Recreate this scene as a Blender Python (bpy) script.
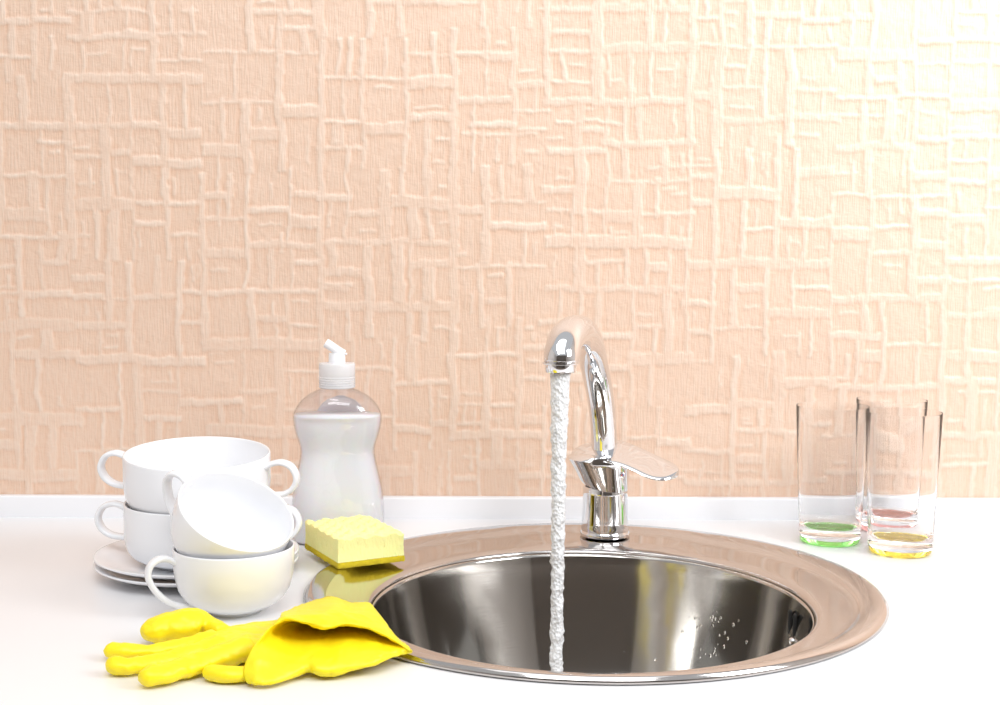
import bpy, bmesh, math, random
import numpy as np
from mathutils import Vector, Matrix

for o in list(bpy.data.objects):
    bpy.data.objects.remove(o)
scene = bpy.context.scene
COL = scene.collection
R = math.radians

# ------------------------------------------------------------------ camera
cam_data = bpy.data.cameras.new('camera')
cam_data.sensor_width = 36.0
cam_data.lens = 1280 * 36.0 / 1000
cam_data.clip_start = 0.02
cam = bpy.data.objects.new('camera', cam_data)
COL.objects.link(cam)
cam.location = (0, 0, 0.2887)
cam.matrix_world = (Matrix.Translation((0, 0, 0.2887)) @ Matrix.Rotation(R(90 - 4.75), 4, 'X')
                    @ Matrix.Rotation(R(0.2), 4, 'Z'))
scene.camera = cam

# ------------------------------------------------------------------ light
world = bpy.data.worlds.new('world')
scene.world = world
world.use_nodes = True
bg = world.node_tree.nodes['Background']
bg.inputs[0].default_value = (0.95, 0.97, 1.0, 1)
bg.inputs[1].default_value = 0.62


def area(name, loc, target, sx, sy, power, color=(1, 1, 1)):
    d = bpy.data.lights.new(name, 'AREA')
    d.shape = 'RECTANGLE'
    d.size, d.size_y, d.energy, d.color = sx, sy, power, color
    o = bpy.data.objects.new(name, d)
    COL.objects.link(o)
    o.location = loc
    o.rotation_euler = (Vector(target) - Vector(loc)).to_track_quat('-Z', 'Y').to_euler()
    return o


area('key_softbox', (1.00, 0.50, 0.80), (0.42, 1.33, 0.40), 0.55, 0.55, 12.5, (0.93, 0.965, 1.0))
area('ceiling_softbox', (-0.1, 0.45, 1.6), (0.0, 1.1, 0.0), 1.4, 0.9, 5.0, (0.98, 0.99, 1.0))
area('front_fill', (-0.05, -0.45, 1.72), (-0.05, 1.2, 0.1), 1.5, 0.8, 24.0, (0.98, 0.99, 1.0))  # unseen fill, added behind the camera to brighten cups and bottle from the front

vs = scene.view_settings
vs.view_transform = 'Standard'
vs.look = 'None'
vs.exposure = 0.0
vs.gamma = 1.0
vs.use_curve_mapping = False
scene.cycles.max_bounces = 40
scene.cycles.diffuse_bounces = 6
scene.cycles.glossy_bounces = 32
scene.cycles.transmission_bounces = 32
scene.cycles.transparent_max_bounces = 16


# ------------------------------------------------------------------ helpers
def tag(o, label=None, cat=None, group=None, kind=None):
    if label: o['label'] = label
    if cat: o['category'] = cat
    if group: o['group'] = group
    if kind: o['kind'] = kind
    return o


def mesh_obj(name, verts, faces, mat, parent=None, smooth=True, angle=None):
    me = bpy.data.meshes.new(name)
    me.from_pydata([tuple(map(float, v)) for v in verts], [], [tuple(int(i) for i in f) for f in faces])
    me.update()
    return link(name, me, mat, parent, smooth, angle)


def link(name, me, mat, parent=None, smooth=True, angle=None):
    if smooth:
        me.polygons.foreach_set('use_smooth', [True] * len(me.polygons))
        if angle is not None:
            me.set_sharp_from_angle(angle=R(angle))
    if mat is not None:
        me.materials.append(mat)
    o = bpy.data.objects.new(name, me)
    COL.objects.link(o)
    if parent is not None:
        o.parent = parent
    return o


def empty(name, loc=(0, 0, 0), rot=(0, 0, 0)):
    o = bpy.data.objects.new(name, None)
    COL.objects.link(o)
    o.empty_display_size = 0.02
    o.location = loc
    o.rotation_euler = rot
    return o


def lathe_data(prof, n=72):
    """closed or open profile [(r,z)]; points with r==0 become poles"""
    verts, rings = [], []
    for r, z in prof:
        if r < 1e-7:
            verts.append((0, 0, z)); rings.append([len(verts) - 1])
        else:
            s = len(verts)
            for i in range(n):
                a = 2 * math.pi * i / n
                verts.append((r * math.cos(a), r * math.sin(a), z))
            rings.append(list(range(s, s + n)))
    faces = []
    for A, B in zip(rings[:-1], rings[1:]):
        for i in range(n):
            j = (i + 1) % n
            if len(A) == 1 and len(B) == 1:
                continue
            if len(A) == 1:
                faces.append((A[0], B[j], B[i]))
            elif len(B) == 1:
                faces.append((A[i], A[j], B[0]))
            else:
                faces.append((A[i], A[j], B[j], B[i]))
    return verts, faces


def lathe(name, prof, mat, parent=None, n=72, angle=None):
    v, f = lathe_data(prof, n)
    return mesh_obj(name, v, f, mat, parent, True, angle)


def smooth_path(pts, n):
    """Catmull-Rom through pts (any dimension), n samples in total"""
    P = np.array(pts, float)
    P = np.vstack([2 * P[0] - P[1], P, 2 * P[-1] - P[-2]])
    m = len(P) - 3
    out = []
    for t in np.linspace(0, m, n):
        i = min(int(t), m - 1)
        u = t - i
        a, b, c, d = P[i], P[i + 1], P[i + 2], P[i + 3]
        out.append(0.5 * (2 * b + (c - a) * u + (2 * a - 5 * b + 4 * c - d) * u * u + (3 * b - a - 3 * c + d) * u ** 3))
    return np.array(out)


def sweep_data(path, rw, rh, up=(0, 0, 1), n=20, cap='round', power=2.0):
    """elliptical tube; rw = half width (sideways), rh = half height (along up)"""
    path = np.array(path, float)
    N = len(path)
    rw = np.broadcast_to(rw, N).astype(float).copy()
    rh = np.broadcast_to(rh, N).astype(float).copy()
    T = np.gradient(path, axis=0)
    T /= np.linalg.norm(T, axis=1)[:, None]
    verts, faces = [], []
    prev_u = np.array(up, float)
    for i in range(N):
        u = prev_u - T[i] * (prev_u @ T[i])
        u /= np.linalg.norm(u)
        prev_u = u
        s = np.cross(T[i], u)
        for k in range(n):
            a = 2 * math.pi * k / n
            ca, sa = math.cos(a), math.sin(a)
            e = 2.0 / power
            ca = math.copysign(abs(ca) ** e, ca); sa = math.copysign(abs(sa) ** e, sa)
            verts.append(path[i] + s * ca * rw[i] + u * sa * rh[i])
    for i in range(N - 1):
        for k in range(n):
            l = (k + 1) % n
            faces.append((i * n + k, i * n + l, (i + 1) * n + l, (i + 1) * n + k))
    if cap:
        faces.append(tuple(range(n - 1, -1, -1)))
        faces.append(tuple((N - 1) * n + k for k in range(n)))
    return verts, faces


def round_ends(path, rad, k=6, ends=(True, True)):
    """add hemispherical end samples to a tube path: returns path, scale factors"""
    path = np.array(path, float)
    rad = np.broadcast_to(rad, len(path)).astype(float)
    pre, prer, post, postr = [], [], [], []
    th = np.linspace(0, math.pi / 2, k + 1)[1:]
    if ends[0]:
        t = path[0] - path[1]; t /= np.linalg.norm(t)
        for a in th[::-1]:
            pre.append(path[0] + t * rad[0] * math.sin(a)); prer.append(max(rad[0] * math.cos(a), rad[0] * .03))
    if ends[1]:
        t = path[-1] - path[-2]; t /= np.linalg.norm(t)
        for a in th:
            post.append(path[-1] + t * rad[-1] * math.sin(a)); postr.append(max(rad[-1] * math.cos(a), rad[-1] * .03))
    P = np.vstack([x for x in (pre, path, post) if len(x)])
    return P, np.concatenate([prer, rad, postr])


def sweep(name, path, rw, rh, mat, parent=None, up=(0, 0, 1), n=20, angle=None, power=2.0):
    v, f = sweep_data(path, rw, rh, up, n, True, power)
    return mesh_obj(name, v, f, mat, parent, True, angle)


def vnoise(shape, cell, rng):
    """smooth 2-D value noise, cell in samples"""
    h, w = shape
    gh, gw = int(h / cell) + 4, int(w / cell) + 4
    g = rng.standard_normal((gh, gw))
    y = np.arange(h) / cell; x = np.arange(w) / cell
    yi, xi = y.astype(int), x.astype(int)
    fy, fx = y - yi, x - xi
    fy = fy * fy * (3 - 2 * fy); fx = fx * fx * (3 - 2 * fx)
    a = g[yi][:, xi] * (1 - fx) + g[yi][:, xi + 1] * fx
    b = g[yi + 1][:, xi] * (1 - fx) + g[yi + 1][:, xi + 1] * fx
    return a * (1 - fy)[:, None] + b * fy[:, None]


# ------------------------------------------------------------------ materials
def material(name, color, rough=0.5, metal=0.0, **kw):
    m = bpy.data.materials.new(name)
    m.use_nodes = True
    b = m.node_tree.nodes['Principled BSDF']
    b.inputs['Base Color'].default_value = (*color, 1)
    b.inputs['Roughness'].default_value = rough
    b.inputs['Metallic'].default_value = metal
    for k, v in kw.items():
        b.inputs[k.replace('_', ' ')].default_value = v
    return m


def nodes(m):
    nt = m.node_tree
    return nt, nt.nodes, nt.links, nt.nodes['Principled BSDF']


def add_bump(m, scale, strength, dist=0.001, stretch=(1, 1, 1), detail=3.0, coord='Object', kind='noise'):
    nt, N, L, b = nodes(m)
    tc = N.new('ShaderNodeTexCoord'); mp = N.new('ShaderNodeMapping')
    mp.inputs['Scale'].default_value = stretch
    L.new(tc.outputs[coord], mp.inputs['Vector'])
    if kind == 'noise':
        t = N.new('ShaderNodeTexNoise'); t.inputs['Scale'].default_value = scale; t.inputs['Detail'].default_value = detail
        out = t.outputs['Fac']
    else:
        t = N.new('ShaderNodeTexVoronoi'); t.inputs['Scale'].default_value = scale
        out = t.outputs['Distance']
    L.new(mp.outputs['Vector'], t.inputs['Vector'])
    bp = N.new('ShaderNodeBump'); bp.inputs['Strength'].default_value = strength; bp.inputs['Distance'].default_value = dist
    L.new(out, bp.inputs['Height'])
    L.new(bp.outputs['Normal'], b.inputs['Normal'])
    return out, bp


M = {}
M['porcelain'] = material('porcelain', (0.87, 0.88, 0.905), 0.2, Coat_Weight=0.3, Coat_Roughness=0.05)
M['counter'] = material('white_laminate', (0.81, 0.81, 0.82), 0.3)
M['upstand'] = material('white_upstand', (0.86, 0.86, 0.88), 0.3)
M['chrome'] = material('chrome', (0.80, 0.80, 0.81), 0.045, 1.0)
M['water'] = material('aerated_water', (0.97, 0.98, 0.99), 0.1, 0.0, Transmission_Weight=0.12, IOR=1.33)
add_bump(M['water'], 420, 0.8, 0.0016, (1, 1, .8), 1, 'Object', 'voronoi')
M['glass'] = material('clear_glass', (1.0, 1.0, 1.0), 0.0, 0.0, Transmission_Weight=1.0, IOR=1.22)
M['droplet'] = material('water_drop', (1, 1, 1), 0.0, 0.0, Transmission_Weight=1.0, IOR=1.33)
def thin_clear(name, tint, rough, base_refl):
    # thin clear plastic skin: lets light straight through, reflects more at grazing angles
    m = bpy.data.materials.new(name); m.use_nodes = True
    nt = m.node_tree; N = nt.nodes; L = nt.links
    N.remove(N['Principled BSDF'])
    tr = N.new('ShaderNodeBsdfTransparent'); tr.inputs[0].default_value = (*tint, 1)
    gl = N.new('ShaderNodeBsdfGlossy'); gl.inputs['Roughness'].default_value = rough
    lw = N.new('ShaderNodeLayerWeight'); lw.inputs['Blend'].default_value = 0.5
    pw = N.new('ShaderNodeMath'); pw.operation = 'POWER'; pw.inputs[1].default_value = 4.0
    fr = N.new('ShaderNodeMath'); fr.operation = 'MULTIPLY_ADD'; fr.inputs[1].default_value = 0.55; fr.inputs[2].default_value = base_refl
    L.new(lw.outputs['Facing'], pw.inputs[0]); L.new(pw.outputs[0], fr.inputs[0])
    mx = N.new('ShaderNodeMixShader')
    L.new(fr.outputs[0], mx.inputs[0]); L.new(tr.outputs[0], mx.inputs[1]); L.new(gl.outputs[0], mx.inputs[2])
    L.new(mx.outputs[0], N['Material Output'].inputs['Surface'])
    return m


M['clear_plastic'] = thin_clear('clear_plastic', (0.97, 0.97, 0.98), 0.05, 0.04)
M['frosted_plastic'] = material('frosted_plastic', (0.94, 0.94, 0.96), 0.25, 0.0, Transmission_Weight=0.35, IOR=1.4)
M['label_film'] = material('label_film', (0.93, 0.93, 0.97), 0.3, 0.0, Alpha=0.5)
M['white_plastic'] = material('white_plastic', (0.9, 0.9, 0.92), 0.3)
M['soap'] = material('milky_soap', (0.94, 0.95, 0.965), 0.25, 0.0, Subsurface_Weight=0.3, Subsurface_Scale=0.01)
M['latex'] = material('yellow_latex', (0.96, 0.78, 0.010), 0.42, Subsurface_Weight=0.3, Subsurface_Scale=0.004)
M['latex'].node_tree.nodes['Principled BSDF'].inputs['Subsurface Radius'].default_value = (1, .7, .1)
add_bump(M['latex'], 160, 0.25, 0.0012, (1, 1, 1), 4)
M['foam'] = material('yellow_foam', (0.95, 0.90, 0.38), 0.85, Subsurface_Weight=0.25, Subsurface_Scale=0.006)
add_bump(M['foam'], 900, 0.5, 0.0012, (1, 1, .35), 2)
M['scourer'] = material('yellow_scourer', (0.80, 0.62, 0.02), 0.9)
add_bump(M['scourer'], 1100, 1.0, 0.002, (1, 1, 1), 3)
M['dark'] = material('dark_opening', (0.01, 0.01, 0.01), 0.6)
M['red_dot'] = material('red_enamel', (0.75, 0.03, 0.03), 0.2)
M['blue_dot'] = material('blue_enamel', (0.05, 0.12, 0.7), 0.2)
for nm, c in (('green', (0.36, 0.93, 0.24)), ('gold', (1.0, 0.87, 0.12)), ('rose', (1.0, 0.52, 0.48))):
    M['tint_' + nm] = material('tint_' + nm, c, 0.0, 0.0, Transmission_Weight=1.0, IOR=1.46)


def brushed(name, color, rough, strength, stretch, sc):
    m = material(name, color, rough, 1.0)
    out, bp = add_bump(m, sc, strength, 0.0004, stretch, 2)
    return m


def set_aniso(m, a):
    nt, N, L, b = nodes(m)
    tg = N.new('ShaderNodeTangent'); tg.direction_type = 'RADIAL'; tg.axis = 'Z'
    L.new(tg.outputs[0], b.inputs['Tangent'])
    b.inputs['Anisotropic'].default_value = a
    b.inputs['Anisotropic Rotation'].default_value = 0.25


M['steel_flange'] = brushed('satin_steel', (0.58, 0.55, 0.53), 0.10, 0.02, (1, 1, 1), 60)
M['steel_bowl'] = brushed('brushed_steel', (0.55, 0.53, 0.50), 0.10, 0.02, (.4, .4, 14), 60)
set_aniso(M['steel_bowl'], 0.5)

# wallpaper: plain paper colour, a slightly paler raised print, fine linen thread relief
wp = material('embossed_wallpaper', (0.84, 0.59, 0.40), 0.5, Specular_IOR_Level=0.6, Coat_Weight=0.8, Coat_Roughness=0.42)
nt, N, L, b = nodes(wp)
at = N.new('ShaderNodeAttribute'); at.attribute_name = 'raised'
tc = N.new('ShaderNodeTexCoord')
mp1 = N.new('ShaderNodeMapping'); mp1.inputs['Scale'].default_value = (1, 1, .09)
mp2 = N.new('ShaderNodeMapping'); mp2.inputs['Scale'].default_value = (.5, 1, 1)
n1 = N.new('ShaderNodeTexNoise'); n1.inputs['Scale'].default_value = 560; n1.inputs['Detail'].default_value = 1
n2 = N.new('ShaderNodeTexNoise'); n2.inputs['Scale'].default_value = 420; n2.inputs['Detail'].default_value = 2
L.new(tc.outputs['Object'], mp1.inputs['Vector']); L.new(tc.outputs['Object'], mp2.inputs['Vector'])
L.new(mp1.outputs['Vector'], n1.inputs['Vector']); L.new(mp2.outputs['Vector'], n2.inputs['Vector'])
ad = N.new('ShaderNodeMath'); ad.operation = 'MULTIPLY_ADD'; ad.inputs[1].default_value = 0.5
L.new(n2.outputs['Fac'], ad.inputs[0]); L.new(n1.outputs['Fac'], ad.inputs[2])
# tone: raised print paler, darker right beside the raised strips, threads slightly uneven
tn = N.new('ShaderNodeMath'); tn.operation = 'MULTIPLY_ADD'; tn.inputs[1].default_value = 0.6; tn.inputs[2].default_value = -0.45
L.new(ad.outputs[0], tn.inputs[0])
sm = N.new('ShaderNodeMath'); sm.operation = 'ADD'; sm.use_clamp = True
L.new(tn.outputs[0], sm.inputs[0]); L.new(at.outputs['Fac'], sm.inputs[1])
mix = N.new('ShaderNodeMix'); mix.data_type = 'RGBA'
mix.inputs['A'].default_value = (0.745, 0.478, 0.325, 1)
mix.inputs['B'].default_value = (0.80, 0.645, 0.53, 1)
L.new(sm.outputs[0], mix.inputs['Factor'])
L.new(mix.outputs['Result'], b.inputs['Base Color'])
bp = N.new('ShaderNodeBump'); bp.inputs['Strength'].default_value = 0.5; bp.inputs['Distance'].default_value = 0.0012
L.new(ad.outputs[0], bp.inputs['Height']); L.new(bp.outputs['Normal'], b.inputs['Normal'])
M['wallpaper'] = wp
M['room_wall'] = material('room_wall', (0.82, 0.81, 0.80), 0.8)
M['room_far'] = material('room_far_wall', (0.20, 0.185, 0.17), 0.8)
M['room_floor'] = material('room_floor', (0.36, 0.30, 0.25), 0.5)

# ------------------------------------------------------------------ the setting
WALL_Y = 1.352
UP_Y, UP_H = 1.3397, 0.0229


def build_wallpaper():
    rng = np.random.default_rng(11)
    rnd = random.Random(5)
    d = 0.0015
    x0, x1, z0, z1 = -0.86, 0.86, 0.0, 0.80
    xs = np.arange(x0, x1 + d / 2, d); zs = np.arange(z0, z1 + d / 2, d)
    H = np.zeros((len(zs), len(xs)))
    X, Z = np.meshgrid(xs, zs)
    wx = X + 0.0008 * vnoise(H.shape, 4, rng) + 0.0016 * vnoise(H.shape, 22, rng)
    wz = Z + 0.0006 * vnoise(H.shape, 4, rng) + 0.0014 * vnoise(H.shape, 22, rng)

    def strip(ax, az, bx, bz, h):
        i0, i1 = int((ax - x0) / d) - 6, int((bx - x0) / d) + 7
        j0, j1 = int((az - z0) / d) - 6, int((bz - z0) / d) + 7
        i0, j0 = max(i0, 0), max(j0, 0)
        if i1 <= i0 or j1 <= j0: return
        sx, sz = wx[j0:j1, i0:i1], wz[j0:j1, i0:i1]
        m = (np.clip(np.minimum(sx - ax, bx - sx) / 0.0012 + .5, 0, 1)
             * np.clip(np.minimum(sz - az, bz - sz) / 0.0012 + .5, 0, 1))
        H[j0:j1, i0:i1] = np.maximum(H[j0:j1, i0:i1], m * h)

    def width():
        return rnd.choice([.003, .004, .005, .006, .007, .008, .010, .013])

    def cut(ax, az, bx, bz, depth):
        w, h = bx - ax, bz - az
        lim = rnd.uniform(.030, .070)
        if depth > 9 or (w < lim * .8 and h < lim) or w < .020 or h < .020:
            # thin lines pressed inside a panel
            if rnd.random() < .45 and w > .02 and h > .02:
                for _ in range(rnd.randint(1, 2)):
                    if rnd.random() < .5:
                        c = rnd.uniform(ax + .005, bx - .005); t = rnd.uniform(.0012, .002)
                        a = az + h * rnd.uniform(0, .4)
                        strip(c - t, a, c + t, a + h * rnd.uniform(.4, .7), rnd.uniform(.45, .8))
                    else:
                        c = rnd.uniform(az + .005, bz - .005); t = rnd.uniform(.0012, .002)
                        a = ax + w * rnd.uniform(0, .4)
                        strip(a, c - t, a + w * rnd.uniform(.4, .7), c + t, rnd.uniform(.45, .8))
            return
        g = width(); hh = rnd.uniform(.55, 1.0)
        e = rnd.choice([0, 0, 0, 0, .006])
        if (w > h * rnd.uniform(.55, 1.1)):
            c = ax + w * rnd.uniform(.28, .72)
            strip(c - g / 2, az - e, c + g / 2, bz + e, hh)
            cut(ax, az, c - g / 2, bz, depth + 1); cut(c + g / 2, az, bx, bz, depth + 1)
        else:
            c = az + h * rnd.uniform(.28, .72)
            strip(ax - e, c - g / 2, bx + e, c + g / 2, hh)
            cut(ax, az, bx, c - g / 2, depth + 1); cut(ax, c + g / 2, bx, bz, depth + 1)

    ncol = 13
    xc = [x0 + (x1 - x0) * a / ncol + (rnd.uniform(-.02, .02) if 0 < a < ncol else 0) for a in range(ncol + 1)]
    for a in range(ncol):
        z = z0 - rnd.uniform(0, .12)
        while z < z1:
            zn = z + rnd.uniform(.11, .22)
            cut(xc[a], z, xc[a + 1], zn, 0)
            g = width()
            if rnd.random() < .6: strip(xc[a] - .003, zn - g / 2, xc[a + 1] + .003, zn + g / 2, rnd.uniform(.6, 1))
            if rnd.random() < .6: strip(xc[a] - g / 2, z, xc[a] + g / 2, zn, rnd.uniform(.6, 1))
            z = zn
    for _ in range(70):
        x, z, l, t = rnd.uniform(x0, x1), rnd.uniform(z0, z1), rnd.uniform(.02, .10), rnd.uniform(.0016, .0032)
        if rnd.random() < .45: strip(x, z - t / 2, x + l, z + t / 2, rnd.uniform(.5, 1))
        else: strip(x - t / 2, z, x + t / 2, z + l, rnd.uniform(.5, 1))
    # soften
    for _ in range(1):
        H[1:-1, 1:-1] = (H[1:-1, 1:-1] * 4 + H[:-2, 1:-1] + H[2:, 1:-1] + H[1:-1, :-2] + H[1:-1, 2:]) / 8
    Hm = H * 0.0010 + 0.00010 * vnoise(H.shape, 3, rng) + 0.00020 * vnoise(H.shape, 12, rng)
    Bl = H.copy()
    for ax in (0, 1):
        cs = np.cumsum(np.pad(Bl, [(4, 4) if k == ax else (0, 0) for k in (0, 1)], mode='edge'), axis=ax)
        cs = np.insert(cs, 0, 0, axis=ax)
        Bl = (np.take(cs, range(9, cs.shape[ax]), axis=ax) - np.take(cs, range(0, cs.shape[ax] - 9), axis=ax)) / 9
    H = np.clip(.46 + .07 * H + .58 * (H - Bl), 0, 1)
    # the paper goes on, plain, past the embossed middle
    ox = np.concatenate([[-1.9, -1.3], xs, [1.3, 1.9]]); oz = np.concatenate([[-.95], zs, [1.2, 1.75]])
    Hp = np.pad(Hm, ((1, 2), (2, 2))); Hr = np.pad(H, ((1, 2), (2, 2)), constant_values=.5)
    XX, ZZ = np.meshgrid(ox, oz)
    V = np.stack([XX, WALL_Y - Hp, ZZ], -1).reshape(-1, 3)
    h, w = XX.shape
    idx = np.arange(h * w).reshape(h, w)
    F = np.stack([idx[:-1, :-1], idx[:-1, 1:], idx[1:, 1:], idx[1:, :-1]], -1).reshape(-1, 4)
    me = bpy.data.meshes.new('wall_back')
    me.vertices.add(len(V)); me.vertices.foreach_set('co', V.ravel())
    me.loops.add(F.size); me.loops.foreach_set('vertex_index', F.ravel().astype(np.int32))
    me.polygons.add(len(F))
    me.polygons.foreach_set('loop_start', np.arange(0, F.size, 4, dtype=np.int32))
    me.update(calc_edges=True)
    at = me.attributes.new('raised', 'FLOAT', 'POINT')
    at.data.foreach_set('value', Hr.ravel().astype(np.float32))
    o = link('wall_back', me, M['wallpaper'])
    tag(o, 'peach embossed wallpaper wall behind the sink', None, None, 'structure')


build_wallpaper()


def box(name, a, b, mat, bevel=0.0, parent=None, segs=3):
    bm = bmesh.new()
    bmesh.ops.create_cube(bm, size=1)
    for v in bm.verts:
        v.co = Vector([(a[i] + b[i]) / 2 + v.co[i] * (b[i] - a[i]) for i in range(3)])
    if bevel:
        bmesh.ops.bevel(bm, geom=bm.edges[:], offset=bevel, segments=segs, affect='EDGES', profile=0.5)
    me = bpy.data.meshes.new(name); bm.to_mesh(me); bm.free()
    return link(name, me, mat, parent, True, 35)


tag(box('trim_1', (-1.85, UP_Y, -0.0025), (1.85, WALL_Y - .0005, UP_H), M['upstand'], 0.002), 'white upstand strip along the wall', kind='structure')
tag(box('wall_left', (-1.95, -2.0, -.95), (-1.9, WALL_Y, 1.75), M['room_wall']), kind='structure')
tag(box('wall_right', (1.9, -2.0, -.95), (1.95, WALL_Y, 1.75), M['room_wall']), kind='structure')
tag(box('wall_front', (-1.95, -2.05, -.95), (1.95, -2.0, 1.75), M['room_far']), kind='structure')
tag(box('floor', (-1.95, -2.05, -1.0), (1.95, 1.36, -.95), M['room_floor']), kind='structure')

# ------------------------------------------------------------------ countertop with a round cut-out
SINK = (0.078, 1.063)
SR = 0.240


def build_counter():
    x0, x1, y0, y1, t = -1.85, 1.85, 0.70, WALL_Y - .001, 0.038
    hr, n = 0.230, 128
    verts, faces = [], []
    top_in, top_out = [], []
    for i in range(n):
        a = 2 * math.pi * i / n
        ca, sa = math.cos(a), math.sin(a)
        verts.append((SINK[0] + hr * ca, SINK[1] + hr * sa, 0)); top_in.append(len(verts) - 1)
    for i in range(n):
        a = 2 * math.pi * i / n
        ca, sa = math.cos(a), math.sin(a)
        k = min([(x1 - SINK[0]) / ca if ca > 1e-9 else 1e9, (x0 - SINK[0]) / ca if ca < -1e-9 else 1e9,
                 (y1 - SINK[1]) / sa if sa > 1e-9 else 1e9, (y0 - SINK[1]) / sa if sa < -1e-9 else 1e9])
        verts.append((SINK[0] + k * ca, SINK[1] + k * sa, 0)); top_out.append(len(verts) - 1)
    corners = {}
    for cx in (x0, x1):
        for cy in (y0, y1):
            verts.append((cx, cy, 0)); corners[(cx, cy)] = len(verts) - 1
    m = len(verts)
    verts += [(v[0], v[1], -t) for v in verts]
    rim = []

    def side(v):
        v = verts[v]
        return [k for k, c in (('x0', abs(v[0] - x0)), ('x1', abs(v[0] - x1)), ('y0', abs(v[1] - y0)), ('y1', abs(v[1] - y1))) if c < 1e-6]
    for i in range(n):
        j = (i + 1) % n
        A, B = top_out[i], top_out[j]
        sa_, sb_ = side(A), side(B)
        chain = [A]
        if not set(sa_) & set(sb_):
            cx = x0 if 'x0' in sa_ + sb_ else x1
            cy = y0 if 'y0' in sa_ + sb_ else y1
            chain.append(corners[(cx, cy)])
        chain.append(B)
        faces.append([top_in[i]] + chain + [top_in[j]])
        faces.append([v + m for v in reversed([top_in[i]] + chain + [top_in[j]])])
        for p, q in zip(chain[:-1], chain[1:]):
            faces.append((p, p + m, q + m, q))
        faces.append((top_in[j], top_in[j] + m, top_in[i] + m, top_in[i]))
    o = mesh_obj('countertop', verts, faces, M['counter'], smooth=False)
    bm = bmesh.new(); bm.from_mesh(o.data); bmesh.ops.recalc_face_normals(bm, faces=bm.faces[:]); bm.to_mesh(o.data); bm.free()
    tag(o, 'glossy white laminate countertop running along the papered wall', 'countertop')


build_counter()

# ------------------------------------------------------------------ sink
BOWL = (0.0740, 1.0215)
BR = 0.1775


BOWL_WALL = [(0, -.0028), (.0006, -.006), (.0019, -.014), (.0044, -.028), (.0101, -.052), (.0176, -.078), (.0258, -.102), (.0345, -.122), (.0445, -.138), (.0565, -.152), (.0725, -.163)]


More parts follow.
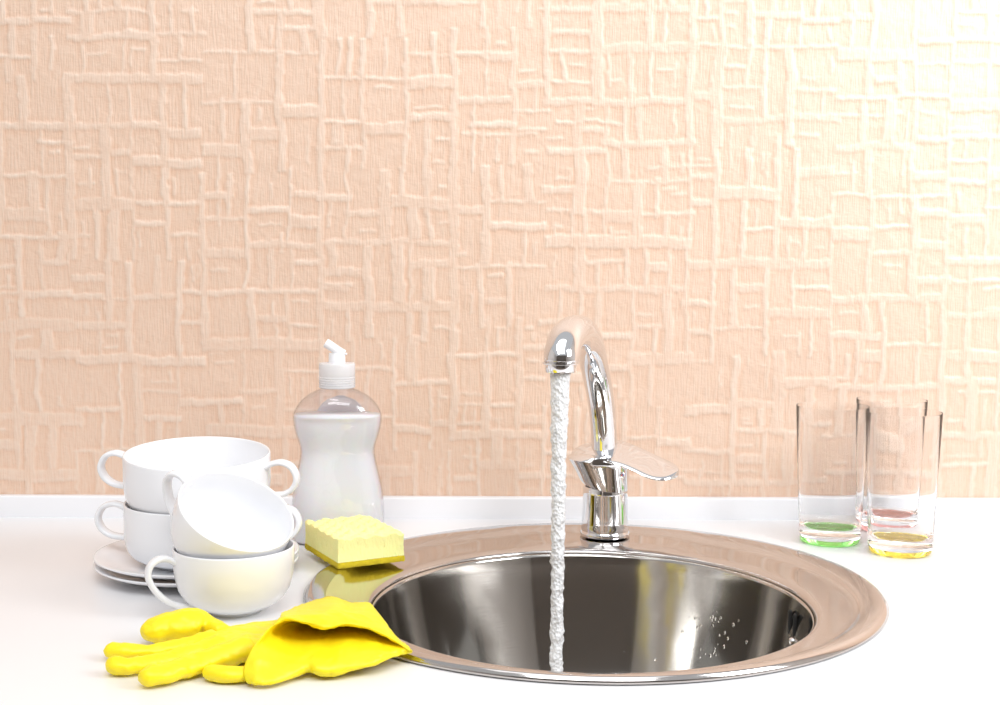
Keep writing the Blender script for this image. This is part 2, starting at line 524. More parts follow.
def build_sink():
    root = empty('round_sink', (SINK[0], SINK[1], 0))
    tag(root, 'round stainless steel sink set into the white countertop', 'sink')
    n = 160
    bx, by = BOWL[0] - SINK[0], BOWL[1] - SINK[1]

    def ring(fr, dz, extra=0.0, inside=None):
        """fr 0 = outer edge circle, 1 = bowl edge circle"""
        out = []
        for i in range(n):
            a = 2 * math.pi * i / n
            ca, sa = math.cos(a), math.sin(a)
            r = (SR + extra) * (1 - fr) + BR * fr
            x, y = bx * fr + r * ca, by * fr + r * sa
            z = dz
            # raised pad under the tap, fading to both sides
            if 0.1 < fr < 0.97:
                ang = math.degrees(math.atan2(x - 0.026, y))
                k = max(0.0, 1 - (abs(ang) / 30.0) ** 2)
                k = min(1, k * 2.2) * min(1, (fr - .1) / .12) * min(1, (.97 - fr) / .12)
                z += 0.0022 * k * k * (3 - 2 * k)
            out.append((x, y, z))
        return out

    prof = [(0.0, .0003, .0), (-0.0, .0018, .0012), (0.01, .0034, .0004), (0.035, .0048, 0), (0.07, .0056, 0),
            (0.14, .0060, 0), (0.22, .0062, 0), (0.30, .0061, 0), (0.35, .0056, 0), (0.39, .0040, 0), (0.44, .0026, 0), (0.48, .0023, 0),
            (0.56, .0022, 0), (0.64, .0022, 0), (0.72, .0022, 0), (0.80, .0022, 0), (0.88, .0022, 0), (0.92, .0020, 0),
            (0.95, .0014, 0), (0.975, .0003, 0), (0.99, -.0010, 0), (1.0, -.0028, 0)]
    verts = []
    for fr, dz, ex in prof:
        verts += ring(fr, dz, ex)
    faces = []
    for k in range(len(prof) - 1):
        for i in range(n):
            j = (i + 1) % n
            faces.append((k * n + i, k * n + j, (k + 1) * n + j, (k + 1) * n + i))
    o = mesh_obj('flange', verts, faces, M['steel_flange'], root)
    so = o.modifiers.new('thickness', 'SOLIDIFY'); so.thickness = 0.0006; so.offset = -1

    # bowl
    bp = [(BR - d, z) for d, z in BOWL_WALL] + [(BR - .08, -.169), (.06, -.172), (.047, -.174)]
    v, f = lathe_data(bp, n)
    v = [(p[0] + bx, p[1] + by, p[2]) for p in v]
    o = mesh_obj('bowl', v, [tuple(reversed(q)) for q in f], M['steel_bowl'], root)
    so = o.modifiers.new('thickness', 'SOLIDIFY'); so.thickness = 0.0008; so.offset = 1 if False else -1
    # drain
    v, f = lathe_data([(.048, -.174), (.044, -.1745), (.040, -.178), (.034, -.180), (.012, -.180), (.010, -.177), (.0, -.1765)], 48)
    mesh_obj('drain_strainer', [(p[0] + bx, p[1] + by, p[2]) for p in v], f, M['chrome'], root)
    # overflow: slotted plate on the right wall
    ov = empty('overflow_grille'); ov.parent = root
    az = R(7)
    rr = BR - .0052
    for k in range(2):
        a = az + (k - .3) * R(3.6)
        px, py = bx + rr * math.cos(a), by + rr * math.sin(a)
        path = [(px, py, -.016), (px, py, -.024), (px, py, -.034)]
        pth, rad = round_ends(path, .0024, 4)
        sl = sweep('slot', pth, rad, rad * .7, M['dark'], ov, up=(math.cos(a), math.sin(a), 0), n=12)
    a = az - R(1.5)
    px, py = bx + (rr - .002) * math.cos(a), by + (rr - .002) * math.sin(a)
    v, f = lathe_data([(0, .0035), (.0025, .0028), (.0034, .0010), (.0036, 0)], 16)
    mm = Matrix.Translation((px, py, -.037)) @ Vector((-math.cos(a), -math.sin(a), 0)).to_track_quat('Z', 'Y').to_matrix().to_4x4()
    mesh_obj('screw', [mm @ Vector(p) for p in v], f, M['chrome'], ov)
    # beads of water on the bowl wall
    rnd = random.Random(3)
    V, F = [], []
    sv, sf = lathe_data([(0, .6), (.5, .5), (.86, .25), (1, 0)], 10)

    def bead(a, z, s):
        d = np.interp(-z, [-w[1] for w in BOWL_WALL], [w[0] for w in BOWL_WALL])
        r0 = BR - d - .0002
        m4 = Matrix.Translation((bx + r0 * math.cos(a), by + r0 * math.sin(a), z)) @ Vector((-math.cos(a), -math.sin(a), .1)).to_track_quat('Z', 'Y').to_matrix().to_4x4()
        st = len(V)
        for p in sv:
            q = m4 @ Vector((p[0] * s, p[1] * s * 1.25, p[2] * s)); V.append(tuple(q))
        F.extend([tuple(i + st for i in q) for q in sf])
    for _ in range(60):
        bead(R(rnd.gauss(46, 9)), rnd.uniform(-.098, -.040), rnd.uniform(.0009, .0020))
    for _ in range(16):
        bead(R(rnd.uniform(55, 100)), rnd.uniform(-.11, -.06), rnd.uniform(.0006, .0012))
    for _ in range(14):
        bead(R(rnd.uniform(115, 160)), rnd.uniform(-.08, -.02), rnd.uniform(.0005, .0009))
    tag(mesh_obj('water_beads', V, F, M['droplet'], root), kind='stuff')


build_sink()


# ------------------------------------------------------------------ tap
def build_tap():
    root = empty('mixer_tap', (0.1040, 1.243, 0.0076))
    tag(root, 'chrome single lever mixer tap with arched spout, water running', 'tap')
    z0 = 0.0076
    lathe('base_ring', [(0, -.0016), (.0243, -.0016), (.0247, .0002), (.0244, .0016), (.0240, .0024), (.0236, .0032), (0, .0032)], M['chrome'], root, 64, 50)
    lathe('body', [(.0, .003), (.0232, .003), (.0236, .006), (.0229, .012), (.0222, .026), (.0221, .040), (.0222, .0455), (.0210, .0470), (0, .0470)],
          M['chrome'], root, 72, 50)
    lathe('cartridge_gap', [(0, .0465), (.0196, .0465), (.0196, .0530), (0, .0530)], M['dark'], root, 48, 50)
    # lever: skirt that grips the cartridge + flat blade swept to the right
    lv = empty('lever'); lv.parent = root
    n = 72
    V, F = [], []
    secs = [(.0, 1.0), (.004, 1.03), (.012, 1.07), (.020, 1.12), (.026, 1.16), (.0295, 1.10), (.031, .9)]
    for dz, sc in secs:
        for i in range(n):
            a = 2 * math.pi * i / n
            ca, sa = math.cos(a), math.sin(a)
            r = .0226 * sc
            # grows to the left as it rises, and is cut obliquely below
            x = r * ca - (max(0, sc - 1) * .065 + .0015) * (1 if ca < 0 else .2)
            y = r * sa
            z = .0485 + dz - .0035 * (1 - dz / .031) * (-sa) * 1.0 + .004 * (1 - dz / .031) * (-ca)
            V.append((x, y, z))
    for k in range(len(secs) - 1):
        for i in range(n):
            j = (i + 1) % n
            F.append((k * n + i, k * n + j, (k + 1) * n + j, (k + 1) * n + i))
    F.append(tuple((len(secs) - 1) * n + i for i in range(n)))
    F.append(tuple(reversed(range(n))))
    mesh_obj('lever_cap', V, F, M['chrome'], lv, True, 40)
    # blade
    u = Vector((.91, -.415, 0)).normalized(); w = Vector((.415, .91, 0)).normalized()
    st = [(-.0345, .003, .0755), (-.0330, .010, .0765), (-.028, .0190, .0780), (-.018, .0250, .0800), (-.004, .0262, .0815), (.010, .0250, .0810),
          (.024, .0228, .0780), (.038, .0225, .0730), (.050, .0225, .0685), (.060, .0205, .0658), (.068, .0150, .0646), (.0725, .0080, .0641), (.0738, .002, .0640)]
    st = smooth_path(st, 40)
    V, F = [], []
    m = 28
    tilt = .26
    for s, hw, zc in st:
        th = .0028
        hw = max(hw, .0012)
        for k in range(m):
            a = 2 * math.pi * k / m
            cc = math.copysign(abs(math.cos(a)) ** .8, math.cos(a)); ss = math.copysign(abs(math.sin(a)) ** .8, math.sin(a))
            off = cc * hw
            p = u * s + w * off
            crown = .0016 * (1 - (off / hw) ** 2)
            V.append((p.x, p.y, zc + tilt * off + ss * th + crown))
    for i in range(len(st) - 1):
        for k in range(m):
            l = (k + 1) % m
            F.append((i * m + k, i * m + l, (i + 1) * m + l, (i + 1) * m + k))
    F.append(tuple(reversed(range(m)))); F.append(tuple((len(st) - 1) * m + k for k in range(m)))
    mesh_obj('lever_blade', V, F, M['chrome'], lv, True, 60)
    # hot and cold mark on the skirt
    a = R(-52)
    for k, (mt, da) in enumerate((('red_dot', -.045), ('blue_dot', .045))):
        aa = a + da
        c = Vector((.0242 * math.cos(aa), .0242 * math.sin(aa), .0610))
        v, f = lathe_data([(0, .0006), (.0008, .0005), (.0010, 0)], 14)
        mm = Matrix.Translation(c) @ Vector((math.cos(aa), math.sin(aa), 0)).to_track_quat('Z', 'Y').to_matrix().to_4x4()
        mesh_obj('temperature_mark', [mm @ Vector(p) for p in v], f, M[mt], lv)
    v, f = lathe_data([(.0030, 0), (.0030, .0006), (.0024, .0008), (.0020, .0004), (0, .0004)], 24)
    c = Vector((.0238 * math.cos(a), .0238 * math.sin(a), .0610))
    mm = Matrix.Translation(c) @ Vector((math.cos(a), math.sin(a), 0)).to_track_quat('Z', 'Y').to_matrix().to_4x4()
    mesh_obj('mark_ring', [mm @ Vector(p) for p in v], f, M['chrome'], lv)
    # spout (world points minus the root)
    pts = [(.1030, 1.246, .070), (.1030, 1.246, .088), (.1018, 1.245, .112), (.0980, 1.239, .142), (.0915, 1.223, .170), (.0845, 1.196, .194),
           (.0750, 1.160, .2105), (.0640, 1.120, .2135), (.0560, 1.092, .2085), (.0520, 1.078, .1965), (.0512, 1.0755, .1895)]
    P = smooth_path([(p[0] - .1040, p[1] - 1.243, p[2] - z0) for p in pts], 90)
    rad = np.interp(np.linspace(0, 1, 90), [0, .2, .5, .75, .9, 1], [.0126, .0127, .0138, .0152, .0152, .0141])
    sp = sweep('spout', P, rad, rad, M['chrome'], root, up=(1, 0, 0), n=40, angle=60)
    noz = lathe('aerator', [(0, .0100), (.0128, .0100), (.0128, .0090), (.0152, .0088), (.0154, .0080), (.0152, .0072), (.0132, .0070), (.0130, .0010), (.0124, 0),
                            (.0108, .0002), (.0104, .002), (0, .002)], M['chrome'], root, 48, 40)
    noz.location = (.0510 - .1040, 1.0753 - 1.243, .1828 - z0)
    return root


build_tap()


def build_water():
    n, m = 260, 36
    rng = np.random.default_rng(4)
    ztop, zbot = .1846, -.170
    zz = np.linspace(ztop, zbot, n)
    t = (ztop - zz) / (ztop - zbot)
    r0 = np.interp(t, [0, .03, .10, .25, .5, 1], [.0088, .0082, .0072, .0062, .0053, .0046])
    nz = vnoise((n, m * 3), 4, rng)[:, m:2 * m]
    nz2 = vnoise((n, m * 3), 2, rng)[:, m:2 * m]
    # close the seam
    bl = np.clip(np.arange(m) / 6, 0, 1)
    nz = nz * bl + nz[:, :1] * (1 - bl); nz2 = nz2 * bl + nz2[:, :1] * (1 - bl)
    amp = np.interp(t, [0, .15, 1], [.00012, .00045, .00075])[:, None]
    Rr = r0[:, None] + amp * (nz + .7 * nz2)
    drift = np.cumsum(vnoise((n, 2), 30, rng)[:, 0]) * .00001
    cx = .0510 - .0030 * t ** 1.2 + drift
    cy = 1.0753 - .004 * t
    A = np.arange(m) * 2 * math.pi / m
    V = np.stack([cx[:, None] + Rr * np.cos(A), cy[:, None] + Rr * np.sin(A), np.repeat(zz[:, None], m, 1)], -1).reshape(-1, 3)
    F = []
    for i in range(n - 1):
        for k in range(m):
            l = (k + 1) % m
            F.append((i * m + k, (i + 1) * m + k, (i + 1) * m + l, i * m + l))
    F.append(tuple(range(m))); F.append(tuple(reversed([(n - 1) * m + k for k in range(m)])))
    o = mesh_obj('water_stream', V, F, M['water'])
    tag(o, 'stream of bubbly water falling from the tap into the sink', 'water')


build_water()


# ------------------------------------------------------------------ crockery
def handle(name, pts, hw, th, parent, mat, n=60, up=(0, 1, 0)):
    P = smooth_path(pts, n)
    return sweep(name, P, hw, th, mat, parent, up=up, n=18, power=2.4)


def build_saucer(z):
    prof = [(0, .0030), (.034, .0030), (.036, .0034), (.052, .0042), (.066, .0066), (.079, .0106), (.0868, .0131), (.0884, .0130), (.0883, .0120),
            (.082, .0088), (.067, .0040), (.050, .0018), (.046, .0000), (.043, .0000), (.041, .0012), (0, .0012)]
    o = lathe('saucer', prof, M['porcelain'], None, 96)
    o.location = (-0.2665, 1.1135, z)
    return o


s1 = build_saucer(0.0); s2 = build_saucer(0.0066)
tag(s1, 'lower of two white saucers, lying on the countertop', 'saucer', 'stacked white saucers')
tag(s2, 'upper of two white saucers, directly under the stacked bowls', 'saucer', 'stacked white saucers')


def build_bowl(loc, tilt_x, tilt_y, yaw, label):
    root = empty('soup_bowl', loc)
    root.rotation_euler = (Matrix.Rotation(tilt_x, 3, 'X') @ Matrix.Rotation(tilt_y, 3, 'Y') @ Matrix.Rotation(yaw, 3, 'Z')).to_euler()
    tag(root, label, 'bowl', 'two-handled white soup bowls')
    prof = [(0, .0022), (.036, .0022), (.0365, .0), (.0395, .0), (.0405, .0022), (.050, .0048), (.0565, .0085), (.0606, .0140), (.0626, .021), (.0634, .030), (.0632, .0535),
            (.0628, .0545), (.0619, .0545), (.0613, .0535), (.0611, .030), (.0603, .0215), (.0583, .0150), (.0545, .0108), (.049, .0078), (.036, .0056), (0, .0052)]
    lathe('body', prof, M['porcelain'], root, 96)
    for s in (-1, 1):
        pts = [(s * .0628, 0, .0450), (s * .0688, 0, .0485), (s * .0770, 0, .0500), (s * .0858, 0, .0465), (s * .0903, 0, .0372), (s * .0872, 0, .0280),
               (s * .0792, 0, .0222), (s * .0690, 0, .0205), (s * .0622, 0, .0205)]
        handle('handle', pts, .0056, .0025, root, M['porcelain'], up=(0, 0, 1))
    return root


build_bowl((-.2660, 1.1138, .0101), 0, 0, R(-4), 'white two-handled soup bowl standing on the saucers, under another bowl')
build_bowl((-.2660, 1.116, .0530), R(4.5), R(.8), R(-9), 'white two-handled soup bowl tipped on top of the lower bowl, by the wall')


def build_cup(loc, normal, hdir, label, small=1.0):
    """normal = cup axis, hdir = rough direction of the handle"""
    nz = Vector(normal).normalized()
    hx = Vector(hdir); hx = (hx - nz * hx.dot(nz)).normalized()
    hy = nz.cross(hx)
    root = empty('tea_cup', loc)
    mt = Matrix((hx, hy, nz)).transposed()
    root.rotation_euler = mt.to_euler()
    root.scale = (small,) * 3
    tag(root, label, 'cup', 'white tea cups')
    prof = [(0, .0022), (.0185, .0022), (.0190, .0), (.0215, .0), (.0225, .0026), (.0310, .0058), (.0392, .0115), (.0446, .0200), (.0472, .0300), (.0482, .0400), (.0486, .0530),
            (.0482, .0541), (.0475, .0541), (.0468, .0530), (.0463, .0400), (.0453, .0305), (.0427, .0212), (.0377, .0133), (.0300, .0081), (.0200, .0052), (0, .0046)]
    lathe('body', prof, M['porcelain'], root, 96)
    pts = [(.0474, 0, .0445), (.0530, 0, .0480), (.0600, 0, .0485), (.0665, 0, .0440), (.0685, 0, .0355), (.0645, 0, .0255), (.0570, 0, .0165), (.0480, 0, .0105), (.0390, 0, .0080), (.0345, 0, .0092)]
    handle('handle', pts, .0052, .0026, root, M['porcelain'], up=(0, 0, 1))
    return root


build_cup((-.2095, .9945, 0), (0, 0, 1), (-.90, -.43, 0), 'white tea cup standing on the countertop behind the gloves', .975)
# second cup tipped into the first: axis found from the shape of its rim
nrm = Vector((.397, -.370, .840)).normalized()
rc = Vector((-.2060, .9910, .0815))
build_cup(tuple(rc - nrm * .0541 * .968), tuple(nrm), (-.90, .44, 0), 'white tea cup tipped over inside the front cup', .968)


# ------------------------------------------------------------------ bottle
def build_bottle():
    root = empty('dish_soap_bottle', (-.1580, 1.236, 0))
    tag(root, 'clear bottle of milky white dish soap behind the sponge', 'bottle')
    pm = 1.236 / 1280
    tab = [(0.000, 41, .80), (.0015, 44, .9), (.005, 46, 1), (.021, 46.6, 1), (.041, 46.0, 1), (.0557, 44, 1), (.0705, 40.6, .98), (.0853, 37.6, .97), (.0951, 38.2, .97),
           (.1079, 42.2, 1), (.1197, 44.4, 1), (.1275, 43.6, 1), (.1363, 38.5, .98), (.1422, 32.5, .95), (.1465, 25.5, .93), (.1492, 19.5, .9), (.1510, 16.6, .9), (.1550, 16.0, .9)]
    T = smooth_path([(z, w * pm, k) for z, w, k in tab], 90)
    n = 72

    def shell(inset, zmax, zmin):
        V, rows = [], 0
        for z, w, k in T:
            if z > zmax + 1e-6: break
            zz = max(z, zmin)
            wide = max(w - inset, .001)
            # flattened belly, round neck
            q = np.interp(z, [0, .12, .142, .151], [.62, .62, .82, 1.0])
            dep = max(w * q - inset, .001)
            e = 2 / np.interp(z, [0, .13, .15], [2.6, 2.4, 2.0])
            for i in range(n):
                a = 2 * math.pi * i / n
                ca, sa = math.cos(a), math.sin(a)
                V.append((wide * math.copysign(abs(ca) ** e, ca), dep * math.copysign(abs(sa) ** e, sa), zz))
            rows += 1
        F = []
        for r_ in range(rows - 1):
            for i in range(n):
                j = (i + 1) % n
                F.append((r_ * n + i, r_ * n + j, (r_ + 1) * n + j, (r_ + 1) * n + i))
        return V, F, rows

    V, F, rows = shell(0, .155, 0)
    F.append(tuple(reversed(range(n))))
    o = mesh_obj('bottle_shell', V, F, M['clear_plastic'], root)
    so = o.modifiers.new('wall', 'SOLIDIFY'); so.thickness = .0007; so.offset = -1
    V, F, rows = shell(.0012, .1262, .0012)
    F.append(tuple(reversed(range(n)))); F.append(tuple((rows - 1) * n + i for i in range(n)))
    mesh_obj('liquid_soap', V, F, M['soap'], root)
    # frosted oval label with an arched top, wrapped on the back of the belly
    V, F = [], []
    nu, nv = 40, 24
    for j in range(nv + 1):
        t = j / nv
        z = .0400 + .1005 * t
        half = .0275 * math.sqrt(max(0.0004, 1 - max(0, (z - .108) / .0326) ** 2)) if z > .108 else .0275
        for i in range(nu + 1):
            x = half * (2 * i / nu - 1)
            w = np.interp(z, T[:, 0], T[:, 1]); q = np.interp(z, [0, .12, .142, .151], [.62, .62, .82, 1.0])
            e = np.interp(z, [0, .13, .15], [2.6, 2.4, 2.0])
            V.append((x, w * q * max(0.02, 1 - (abs(x) / w) ** e) ** (1 / e) + .0003, z))
    for j in range(nv):
        for i in range(nu):
            a = j * (nu + 1) + i
            F.append((a, a + nu + 1, a + nu + 2, a + 1))
    o = mesh_obj('frosted_label', V, F, M['label_film'], root)
    so = o.modifiers.new('film', 'SOLIDIFY'); so.thickness = .0002; so.offset = 0
    # cap: ribbed collar with thread lines
    prof = [(0, .1512), (.0162, .1512)]
    for k in range(5):
        z = .1520 + k * .0022
        prof += [(.0176, z), (.0176, z + .0012), (.0171, z + .0015), (.0171, z + .0020)]
    prof += [(.0175, .1640), (.0175, .1742), (.0170, .1752), (.0085, .1758), (0, .1758)]
    lathe('screw_cap', prof, M['frosted_plastic'], root, 64, 30)
    nz = lathe('nozzle', [(0, .1755), (.0082, .1755), (.0080, .1830), (.0076, .1850), (.0, .1850)], M['white_plastic'], root, 40, 40)
    # flip spout lying obliquely on the nozzle
    pth = np.array([(.0068, 0, .1838), (0, 0, .1878), (-.0060, 0, .1918), (-.0108, 0, .1948)])
    P = smooth_path(pth, 20)
    sweep('spout_tip', P, np.linspace(.0060, .0050, 20), np.linspace(.0042, .0046, 20), M['white_plastic'], root, up=(0, 0, 1), n=28, angle=50)
    lathe_v, lathe_f = lathe_data([(0, 0), (.0015, 0), (.0013, .002), (0, .0022)], 16)
    mesh_obj('hinge_tab', [(p[0] + .0086, p[1], p[2] + .1832) for p in lathe_v], lathe_f, M['white_plastic'], root)


build_bottle()


# ------------------------------------------------------------------ sponge
def build_sponge():
    root = empty('sponge', (-.1410, 1.1000, .0064), (0, 0, R(28)))
    tag(root, 'yellow sponge with egg-crate top sitting on the sink edge', 'sponge')
    w, d, h = .063, .086, .0265
    nx, ny = 60, 78
    rng = np.random.default_rng(2)
    xs = np.linspace(0, w, nx); ys = np.linspace(0, d, ny)
    X, Y = np.meshgrid(xs, ys)
    edge = np.minimum(np.minimum(X, w - X), np.minimum(Y, d - Y))
    amp = np.clip(edge / .008, .35, 1)
    top = h + amp * .0028 * np.sin(2 * math.pi * X / .0165 + .6) * np.sin(2 * math.pi * Y / .0165 + 1.0) + amp * .0008 * np.sin(2 * math.pi * X / .0165 + .6) \
        - .0010 * np.clip(1 - edge / .002, 0, 1) + .0003 * vnoise(X.shape, 2, rng)
    zb = .0056
    V = [(x, y, z) for x, y, z in zip(X.ravel(), Y.ravel(), top.ravel())]
    idx = np.arange(nx * ny).reshape(ny, nx)
    F = [(idx[j, i], idx[j, i + 1], idx[j + 1, i + 1], idx[j + 1, i]) for j in range(ny - 1) for i in range(nx - 1)]
    ringi = list(idx[0, :]) + list(idx[1:, -1]) + list(idx[-1, -2::-1]) + list(idx[-2:0:-1, 0])
    prev = ringi
    cx, cy = w / 2, d / 2
    for k in range(1, 9):
        cur = []
        t = k / 8
        for q in ringi:
            x, y, z = V[q]
            bulge = .0006 * math.sin(math.pi * t) * 0 + .0002 * rng.standard_normal()
            s = 1 - .012 * math.sin(math.pi * t)
            V.append((cx + (x - cx) * s + bulge, cy + (y - cy) * s + bulge, z * (1 - t) + zb * t)); cur.append(len(V) - 1)
        for i in range(len(ringi)):
            j = (i + 1) % len(ringi)
            F.append((prev[i], cur[i], cur[j], prev[j]))
        prev = cur
    F.append(tuple(reversed(prev)))
    mesh_obj('foam_block', V, F, M['foam'], root, True, 50)
    # scouring layer with ragged edge
    m = 46
    V, F = [], []
    edge_pts = [(x, 0) for x in np.linspace(0, w, m)[:-1]] + [(w, y) for y in np.linspace(0, d, m)[:-1]] + \
               [(x, d) for x in np.linspace(w, 0, m)[:-1]] + [(0, y) for y in np.linspace(d, 0, m)[:-1]]
    n = len(edge_pts)
    for z, s in ((.0, .985), (.0008, 1.006), (.003, 1.010), (.0052, 1.006), (.0058, .98)):
        for x, y in edge_pts:
            V.append((cx + (x - cx) * s + .00035 * rng.standard_normal(), cy + (y - cy) * s + .00035 * rng.standard_normal(), z + (.0003 * rng.standard_normal() if z > .0005 else 0)))
    for k in range(4):
        for i in range(n):
            j = (i + 1) % n
            F.append((k * n + i, k * n + j, (k + 1) * n + j, (k + 1) * n + i))
    F.append(tuple(reversed(range(n)))); F.append(tuple(4 * n + i for i in range(n)))
    mesh_obj('scouring_pad', V, F, M['scourer'], root, True, 60)


build_sponge()


# ------------------------------------------------------------------ glasses
def build_glass(loc, tint, label):
    root = empty('drinking_glass', loc)
    tag(root, label, 'glass', 'tall tumblers with coloured bases')
    prof = [(0, .0060), (.0290, .0060), (.0295, .0064), (.0299, .016), (.0325, .075), (.0350, .1340), (.0349, .1346), (.0345, .1346), (.0343, .1340),
            (.0317, .075), (.0288, .024), (.0280, .0182), (.0264, .0162), (.0220, .0154), (0, .0152)]
    lathe('glass_body', prof, M['glass'], root, 96, 40)
    lathe('tinted_base', [(0, .0002), (.0262, .0002), (.0278, .0008), (.0286, .0022), (.0290, .0058), (0, .0058)], M['tint_' + tint], root, 64, 40)
    return root


build_glass((.3252, 1.2412, 0), 'green', 'clear tall tumbler with green base, nearest the sink')
build_glass((.3810, 1.1978, 0), 'gold', 'clear tall tumbler with yellow base, in front of the red one')
build_glass((.3995, 1.2960, 0), 'rose', 'clear tall tumbler with red base, at the back by the wall')


# ------------------------------------------------------------------ rubber gloves (points in metres)
G_THUMB = [(-0.2466, 0.9057, 0.0105), (-0.2404, 0.9096, 0.0108), (-0.2311, 0.9131, 0.012), (-0.2206, 0.9182, 0.012), (-0.2117, 0.9175, 0.01), (-0.2001, 0.9046, 0.0095)]
G_FA = [(-0.2679, 0.8729, 0.0062), (-0.2583, 0.8708, 0.0062), (-0.2432, 0.8716, 0.006), (-0.2241, 0.8791, 0.0065), (-0.2022, 0.8913, 0.0085)]
G_FB = [(-0.2566, 0.8395, 0.006), (-0.2467, 0.8402, 0.0058), (-0.2307, 0.8508, 0.0058), (-0.2138, 0.8653, 0.006), (-0.1965, 0.8815, 0.008)]
G_FC = [(-0.2272, 0.818, 0.0066), (-0.2183, 0.824, 0.0066), (-0.2044, 0.8406, 0.0072), (-0.1872, 0.8542, 0.009), (-0.1723, 0.8656, 0.011)]
G_PALM = [[(-0.2099, 0.9159, 0.0075), (-0.1954, 0.8575, 0.0072)], [(-0.197, 0.9242, 0.008), (-0.1791, 0.8513, 0.0072)], [(-0.1818, 0.9336, 0.0075), (-0.1671, 0.8674, 0.0062)], [(-0.1651, 0.9448, 0.0065), (-0.1537, 0.8866, 0.0058)], [(-0.1474, 0.9519, 0.006), (-0.1389, 0.9006, 0.0058)], [(-0.1315, 0.9471, 0.0075), (-0.1246, 0.9072, 0.0075)]]
G_FD = [(-0.1899, 0.8297, 0.0058), (-0.1812, 0.8262, 0.006), (-0.1726, 0.8263, 0.006), (-0.1654, 0.8298, 0.0055)]
G_CUFF = [[(-0.1527, 0.8781, 0.03), (-0.1524, 0.8723, 0.031), (-0.1527, 0.8658, 0.0315), (-0.1543, 0.8591, 0.03), (-0.1592, 0.8448, 0.026), (-0.1648, 0.8312, 0.02), (-0.168, 0.8235, 0.011), (-0.1655, 0.817, 0.0045), (-0.1616, 0.817, 0.0025)], [(-0.1551, 0.9086, 0.024), (-0.1508, 0.883, 0.03), (-0.1471, 0.8656, 0.033), (-0.145, 0.8614, 0.0325), (-0.1545, 0.8875, 0.02), (-0.1546, 0.8339, 0.0185), (-0.1561, 0.8197, 0.011), (-0.154, 0.8113, 0.0045), (-0.152, 0.8219, 0.0015)], [(-0.1467, 0.9533, 0.018), (-0.1391, 0.8941, 0.029), (-0.1333, 0.8658, 0.033), (-0.1314, 0.8615, 0.029), (-0.1448, 0.9207, 0.013), (-0.1433, 0.8578, 0.015), (-0.1422, 0.8268, 0.01), (-0.141, 0.8192, 0.0045), (-0.1398, 0.8318, 0.0015)], [(-0.1333, 0.9774, 0.016), (-0.1254, 0.8984, 0.03), (-0.1202, 0.8659, 0.033), (-0.119, 0.8567, 0.027), (-0.1341, 0.9284, 0.01), (-0.1288, 0.8618, 0.0145), (-0.1297, 0.8362, 0.011), (-0.1286, 0.8327, 0.006), (-0.1275, 0.8431, 0.0025)], [(-0.1213, 0.969, 0.016), (-0.1167, 0.9028, 0.0295), (-0.1103, 0.8801, 0.031), (-0.1052, 0.8673, 0.027), (-0.1203, 0.9362, 0.01), (-0.1168, 0.8648, 0.015), (-0.1205, 0.8322, 0.011), (-0.1215, 0.8297, 0.005), (-0.1188, 0.8386, 0.002)], [(-0.1135, 0.9679, 0.014), (-0.1068, 0.8984, 0.0275), (-0.0991, 0.8807, 0.028), (-0.0928, 0.867, 0.025), (-0.1039, 0.9229, 0.011), (-0.1019, 0.8618, 0.016), (-0.1092, 0.8323, 0.011), (-0.1127, 0.8283, 0.0045), (-0.1102, 0.8401, 0.0015)], [(-0.1022, 0.9779, 0.012), (-0.0951, 0.9093, 0.024), (-0.0872, 0.8813, 0.025), (-0.0807, 0.8631, 0.022), (-0.0888, 0.9042, 0.0115), (-0.0883, 0.8569, 0.0155), (-0.0957, 0.8365, 0.011), (-0.0993, 0.833, 0.006), (-0.0971, 0.843, 0.004)], [(-0.0938, 0.956, 0.012), (-0.0865, 0.9104, 0.02), (-0.079, 0.8836, 0.02), (-0.0723, 0.8625, 0.018), (-0.0778, 0.8855, 0.0115), (-0.0777, 0.853, 0.014), (-0.0816, 0.8435, 0.0115), (-0.084, 0.8401, 0.0085), (-0.0824, 0.8515, 0.0068)], [(-0.0798, 0.9003, 0.012), (-0.0744, 0.8868, 0.014), (-0.0689, 0.8708, 0.014), (-0.0647, 0.8612, 0.0135), (-0.064, 0.8611, 0.0125), (-0.0653, 0.8609, 0.0115), (-0.0672, 0.8585, 0.0105), (-0.0685, 0.8577, 0.009), (-0.0678, 0.8654, 0.0072)], [(-0.0689, 0.8803, 0.011), (-0.0663, 0.8742, 0.0115), (-0.063, 0.8664, 0.0115), (-0.0605, 0.8609, 0.0115), (-0.0595, 0.8603, 0.011), (-0.0595, 0.8612, 0.0105), (-0.0599, 0.8621, 0.01), (-0.0604, 0.8639, 0.009), (-0.061, 0.868, 0.0078)]]


def tube_bm(bm, pts, rw, rh, n=36, seg=18):
    P = smooth_path(pts, n)
    m = len(rw)
    t = np.linspace(0, 1, n)
    a = np.interp(t, np.linspace(0, 1, m), rw); b_ = np.interp(t, np.linspace(0, 1, m), rh)
    P2, s = round_ends(P, a, 6, (True, False))
    k = len(P2) - n
    ratio = np.concatenate([np.full(k, b_[0] / a[0]), b_ / a])
    v, f = sweep_data(P2, s, s * ratio, (0, 0, 1), seg, True)
    vs_ = [bm.verts.new(p) for p in v]
    for q in f:
        bm.faces.new([vs_[i] for i in q])


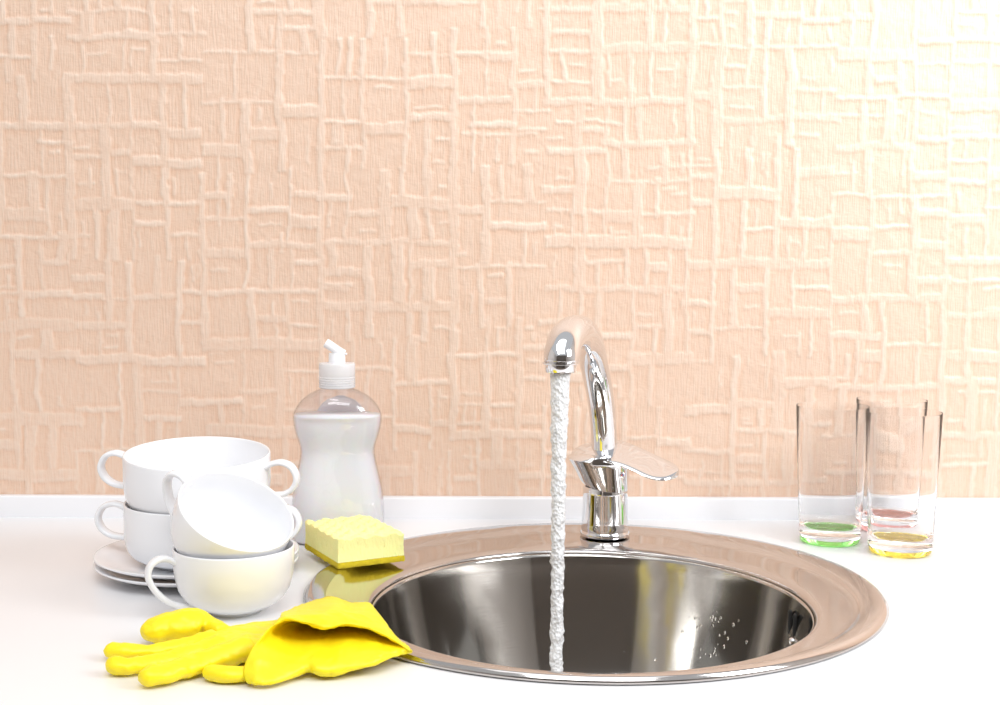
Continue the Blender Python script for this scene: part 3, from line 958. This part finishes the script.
def remesh_object(name, bm, voxel, mat, parent, wr_seed, wr=0.0006, iters=5):
    bmesh.ops.recalc_face_normals(bm, faces=bm.faces[:])
    me = bpy.data.meshes.new(name); bm.to_mesh(me); bm.free()
    tmp = bpy.data.objects.new('tmp', me); COL.objects.link(tmp)
    r_ = tmp.modifiers.new('r', 'REMESH'); r_.mode = 'VOXEL'; r_.voxel_size = voxel
    s_ = tmp.modifiers.new('s', 'SMOOTH'); s_.factor = .5; s_.iterations = iters
    dg = bpy.context.evaluated_depsgraph_get()
    new = bpy.data.meshes.new_from_object(tmp.evaluated_get(dg))
    bpy.data.objects.remove(tmp); bpy.data.meshes.remove(me)
    new.materials.clear()
    return link(name, new, mat, parent)


def wrinkle(o, strength, size, seed=0):
    tx = bpy.data.textures.new('wrinkle', 'CLOUDS'); tx.noise_scale = size; tx.noise_depth = 2
    d_ = o.modifiers.new('wrinkle', 'DISPLACE'); d_.texture = tx; d_.strength = strength; d_.mid_level = .5
    d_.texture_coords = 'GLOBAL'


def build_gloves():
    # spread glove: thumb, three fingers and the back of the hand in one skin
    bm = bmesh.new()
    tube_bm(bm, G_THUMB, [.0125, .0150, .0155, .0140, .0085, .006], [.0090, .0105, .0112, .0105, .0070, .006])
    tube_bm(bm, G_FA, [.0080, .0075, .0070, .0078, .0100], [.0060, .0052, .0048, .0058, .0070])
    tube_bm(bm, G_FB, [.0080, .0078, .0074, .0080, .0100], [.0060, .0054, .0052, .0058, .0070])
    tube_bm(bm, G_FC, [.0095, .0095, .0100, .0115, .0130], [.0066, .0064, .0066, .0080, .0090])
    secs = []
    for a, b_ in G_PALM:
        secs.append((np.array(a), np.array(b_)))
    ctr = smooth_path([(a + b_) / 2 for a, b_ in secs], 40)
    hw = np.interp(np.linspace(0, 1, 40), np.linspace(0, 1, len(secs)), [np.linalg.norm(a - b_) / 2 for a, b_ in secs])
    hh = np.interp(np.linspace(0, 1, 40), [0, .2, .5, 1], [.0055, .0056, .0040, .0034])
    v, f = sweep_data(ctr, hw, hh, (0, 0, 1), 28, True)
    vs_ = [bm.verts.new(p) for p in v]
    for q in f:
        bm.faces.new([vs_[i] for i in q])
    o = remesh_object('rubber_glove', bm, .0013, M['latex'], None, 1)
    wrinkle(o, .0030, .011)
    o.location.z = .0008
    tag(o, 'yellow rubber glove lying flat with thumb and fingers pointing left', 'glove', 'yellow rubber gloves')

    # folded glove: pleated cuff draped over the sink rim, a finger tucked below
    root = empty('rubber_glove', (0, 0, 0))
    tag(root, 'yellow rubber glove folded on top, its cuff over the sink rim', 'glove', 'yellow rubber gloves')
    G = np.array(G_CUFF)                       # columns x rows x 3
    G = np.stack([smooth_path(G[:, k], 90) for k in range(G.shape[1])], 1)
    G = np.stack([smooth_path(G[i], 70) for i in range(G.shape[0])], 0)
    a, b_, _ = G.shape
    idx = np.arange(a * b_).reshape(a, b_)
    F = [(idx[i, j], idx[i, j + 1], idx[i + 1, j + 1], idx[i + 1, j]) for i in range(a - 1) for j in range(b_ - 1)]
    o = mesh_obj('cuff', G.reshape(-1, 3), F, M['latex'], root)
    wrinkle(o, .0026, .012)
    wrinkle(o, .0011, .0045)
    so = o.modifiers.new('skin', 'SOLIDIFY'); so.thickness = .0009; so.offset = 0
    bm = bmesh.new()
    tube_bm(bm, G_FD, [.0072, .0080, .0080, .0070], [.0054, .0056, .0052, .0046])
    o = remesh_object('finger', bm, .0012, M['latex'], root, 2)
    wrinkle(o, .0012, .008)


build_gloves()
